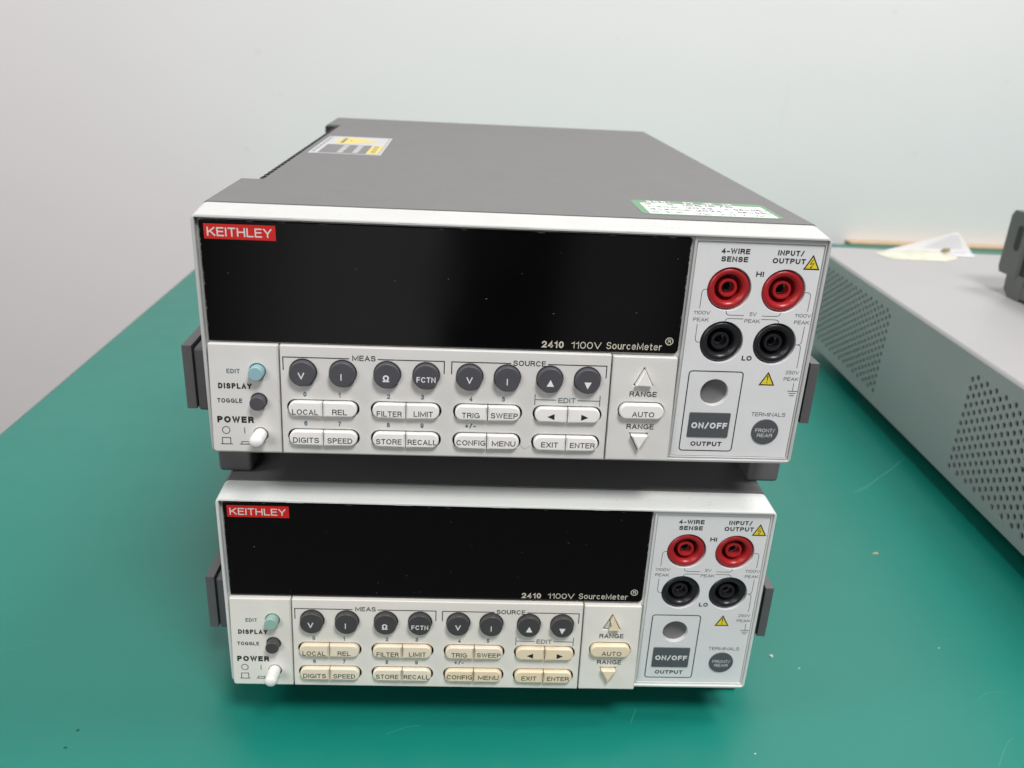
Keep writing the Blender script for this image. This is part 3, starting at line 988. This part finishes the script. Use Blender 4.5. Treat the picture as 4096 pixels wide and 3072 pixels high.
    b.text('REAR', 198.85, 204.6, 10.48, 1.4, PF, 0.38, 'white_ink', 0.0)
    b.build('selector_button', tp)
    return t


make_meter((0, 0, 0), 0.0, 'upper bench meter of the stack, with clean white keys and stickers on its grey lid', False)
make_meter((-1.374, 2.178, -106.209), -0.014, 'lower white and grey bench meter with yellowed cream keys and a broken up-arrow key', True)

b = MB((112, -5, 7))
b.ribbon([(110.7, 7.5), (111.1, 6.9), (111.5, 6.46), (112.1, 6.2), (112.6, 6.16), (113.3, 6.5), (113.9, 6.9), (114.5, 7.35), (114.9, 7.6)], 0.09, TILT, 0.12, 'hair')
o = b.build('hair', smooth=0)
o.location = (0.112, -0.005, 0.007)
tag(o, 'fine stray hair stuck between two keys of the upper bench meter', 'hair')

# ------------------------------------------------------------------ perforated grey case on the right
box = thing('instrument_case', (403.0, 0, TZ), R(-2.441), 'low wide light grey metal case with perforated side, flat on the green table', 'instrument case')
BH0, BH1 = 12.0, 98.4
y0, y1, x1 = -160.0, 503.0, 420.0
SF = frame((0, 0, 0), (0, 1, 0), (0, 0, 1), (-1, 0, 0))
holes = []
pit, colw = 6.13, 5.31


def holegrid(ya, ncol, z_lo, nrow, sgn):
    for i in range(ncol):
        yy = ya + sgn * i * colw
        off = (pit / 2) * (i % 2)
        for j in range(nrow):
            holes.append(circ(yy, z_lo + off + j * pit, 1.92, 10))


holegrid(329.8, 28, -101.9 - TZ, 11, 1)
holegrid(203.7, 26, -103.4 - TZ, 11, -1)
b = MB()
b.plate([rrect(y0, BH0, y1, BH1 - 2.2, 0.3, 2)] + holes, SF, 0, 1.2, 0.0, 'box')
box_side = b.build('perforated_side', box, smooth=0)
b = MB()
lid = [(0, BH1 - 2.4), (0.5, BH1 - 1.0), (1.6, BH1), (x1, BH1), (x1, BH1 - 2.4)]
b.prism(lid, 1, y0, y1, 'box', 0.0)
b.build('lid', box)
b = MB()
b.rbox((2, y0 + 1, BH0), (x1, y1 - 1, BH0 + 2), 0, 'box')
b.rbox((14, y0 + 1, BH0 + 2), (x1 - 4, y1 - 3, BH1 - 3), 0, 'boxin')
b.rbox((1.2, y1 - 2.6, BH0), (x1, y1, BH1 - 2.5), 0, 'box')
b.rbox((1.2, y0, BH0), (x1, y0 + 2, BH1 - 2.5), 0, 'box')
b.build('chassis', box, smooth=0)
for (fx, fy) in ((40, y0 + 40), (40, y1 - 40), (x1 - 40, y0 + 40), (x1 - 40, y1 - 40)):
    b = MB()
    b.rbox((fx - 9, fy - 9, 0), (fx + 9, fy + 9, BH0 - 0.02), 1.0, 'slot', 2)
    b.build('foot', box)

# ------------------------------------------------------------------ dark instrument standing on that case (its rear corner is in view)
ZT = TZ + BH1
dk = thing('dark_instrument', (625, 210, ZT), 0, 'dark green instrument with grey rubber bumper, standing on the perforated case', 'instrument')
OD = (625, 210, ZT)
b = MB(OD)
b.rbox((518, 80, ZT + 9), (735, 344, 35), 3, 'dgreen', 3)
b.build('housing', dk)
b = MB(OD)
b.prism([(340, ZT + 16.5), (361, ZT + 16.5), (363, ZT + 20.5), (363, 35), (360, 39.2), (340, 39.2)], 0, 514.8, 738.5, 'rubber', 1.8, 3)
b.prism([(330, ZT), (344, ZT), (351, ZT + 5), (352, ZT + 18.5), (330, ZT + 18.5)], 0, 515.8, 737.5, 'rubber', 1.6, 3)
b.prism([(317, ZT + 2.5), (332, ZT + 2.5), (332, ZT + 12), (317, ZT + 12)], 0, 516.3, 737, 'rubber', 1.4, 2)
bump = b.build('rear_bumper', dk)
b = MB(OD)
b.plate([rrect(344.3, 10, 351, 29.4, 3.3)], frame((514.75, 0, 0), (0, 1, 0), (0, 0, 1), (-1, 0, 0)), 0.15, 0.3, 0.05, 'boxin')
b.build('finger_notch', bump)
for yy in (100,):
    b = MB(OD)
    b.rbox((525, yy - 10, ZT), (728, yy + 10, ZT + 10), 1.5, 'rubber', 2)
    b.build('front_foot', dk)

# ------------------------------------------------------------------ folded paper and plastic bag on the case
pp = (534, 494, ZT)
b = MB(pp)
z = ZT + 0.2
A, B_, C_ = (485.8, 493.4, z + 0.4), (573.7, 494.9, z + 0.6), (557.2, 498.8, z + 19.6)
b.add([A, B_, C_, (485.8, 493.8, z), (573.9, 495.4, z), (557.4, 499.3, z + 19.6)], [(0, 1, 2), (5, 4, 3), (1, 4, 5, 2), (2, 5, 3, 0)], 'paper')
b.add([(485.8, 493.4, z + 0.3), (573.7, 494.9, z + 0.3), (568.8, 480.9, z + 0.3), (497.4, 482.8, z + 0.3), (485.8, 493.4, z), (573.7, 494.9, z), (568.8, 480.9, z), (497.4, 482.8, z)],
      [(0, 1, 2, 3), (7, 6, 5, 4), (1, 5, 6, 2), (2, 6, 7, 3), (3, 7, 4, 0)], 'paper')


def on_sheet(s, q):       # a spot on the raised flap
    p = Vector(A).lerp(Vector(B_), s).lerp(Vector(C_), q)
    return p + Vector((0, -0.15, 0.03))


for k in range(6):
    q = 0.22 + k * 0.11
    s0, s1 = 0.35, 0.9
    b.add([on_sheet(s0, q), on_sheet(s1, q), on_sheet(s1, q + 0.03), on_sheet(s0, q + 0.03)], [(0, 1, 2, 3)], 'wlbase')
o = b.build('folded_paper', smooth=0)
o.location = Vector(pp) * S
tag(o, 'folded white printed paper leaning up at the back of the perforated case', 'paper')

bo = [(473.2, 484.8), (474.2, 473.2), (480, 460.6), (507, 458.7), (528.3, 458.2), (544.7, 469.3), (552.4, 483.8), (543.7, 490.5), (515.7, 491.5), (492.5, 490.5)]
bc = Vector((511.9, 476.1))
b = MB((511.9, 476.1, ZT))
rnd = random.Random(5)
rings, nb = 7, len(bo) * 3
for top in (1, 0):
    vs, fs = [], []
    for rI in range(rings + 1):
        k = rI / rings
        for i in range(nb):
            a, c = Vector(bo[i // 3]), Vector(bo[(i // 3 + 1) % len(bo)])
            p = bc + (a.lerp(c, (i % 3) / 3) - bc) * k
            h = 4.2 * (1 - k ** 3) + rnd.uniform(-0.9, 0.9) * (1 - k) + 0.25
            vs.append((p.x, p.y, ZT + (h if top else 0.06)))
    for rI in range(rings):
        for i in range(nb):
            j = (i + 1) % nb
            fs.append((rI * nb + i, rI * nb + j, (rI + 1) * nb + j, (rI + 1) * nb + i))
    b.add(vs, fs, 'bag')
bag_t = thing('plastic_bag', (511.9, 476.1, ZT), 0, 'flat crumpled pale yellow plastic bag in front of the folded paper', 'plastic bag')
bag = b.build('bag_body', bag_t, smooth=60)
b = MB((511.9, 476.1, ZT))
for k in range(7):
    x, y, q = 539.9 + rnd.uniform(-4, 4), 480.9 + rnd.uniform(-3, 3), ZT + 3.2 + rnd.uniform(0, 4)
    r_ = rnd.uniform(1.2, 2.2)
    b.rbox((x - r_, y - r_ * .7, q - r_ * .7), (x + r_, y + r_ * .7, q + r_ * .8), r_ * 0.35, 'brown', 2)
b.build('twist_tie', bag_t)


# ------------------------------------------------------------------ debris on the mat
def crumb(x, y, pts, h, m, label):
    b = MB((x, y, TZ))
    n = len(pts)
    vs = [(x + p[0], y + p[1], TZ + 0.05) for p in pts] + [(x + p[0] * .7, y + p[1] * .7, TZ + h) for p in pts]
    fs = [(i, (i + 1) % n, n + (i + 1) % n, n + i) for i in range(n)] + [tuple(range(n)), tuple(range(n, 2 * n))]
    b.add(vs, fs, m)
    o = b.build('crumb', smooth=0)
    o.location = (x * S, y * S, TZ * S)
    tag(o, label, 'crumb', 'crumbs on the green mat')


crumb(240.5, 40.9, [(-1.0, 1.0), (0.1, -1.2), (0.9, -0.1), (0.6, 0.7)], 0.8, 'debris', 'largest white plastic chip on the green mat right of the lower bench meter')
crumb(251.2, 32.8, [(-0.5, 0.3), (0.1, -0.4), (0.5, -0.1), (0.2, 0.4)], 0.3, 'debris', 'small pale crumb just below and right of the white plastic chip')
crumb(332.6, 130.3, [(-2.2, -0.5), (2.0, -0.3), (2.2, 0.7), (0.4, 0.5)], 0.7, 'rail', 'long beige splinter on the green mat beside the perforated case')
crumb(327.3, 47.9, [(-0.5, 0.0), (0.0, -0.3), (0.5, 0.1), (0.1, 0.35)], 0.3, 'debris', 'tiny pale crumb alone on the open green mat at far right')
crumb(213.7, -18.4, [(-0.4, 0.1), (0.0, -0.35), (0.45, 0.0), (0.0, 0.4)], 0.3, 'debris', 'tiny pale crumb on the green mat nearest the bottom edge, right of centre')
crumb(-62, -6, [(-0.7, 0.0), (0.1, -0.5), (0.6, 0.3), (0.2, 0.9)], 0.3, 'debris_d', 'upper of two dark specks on the green mat at lower left')
crumb(-63, -15, [(-0.9, 0.0), (0.2, -0.4), (0.9, 0.1), (0.1, 0.5)], 0.3, 'debris_d', 'lower of two dark specks on the green mat at lower left')
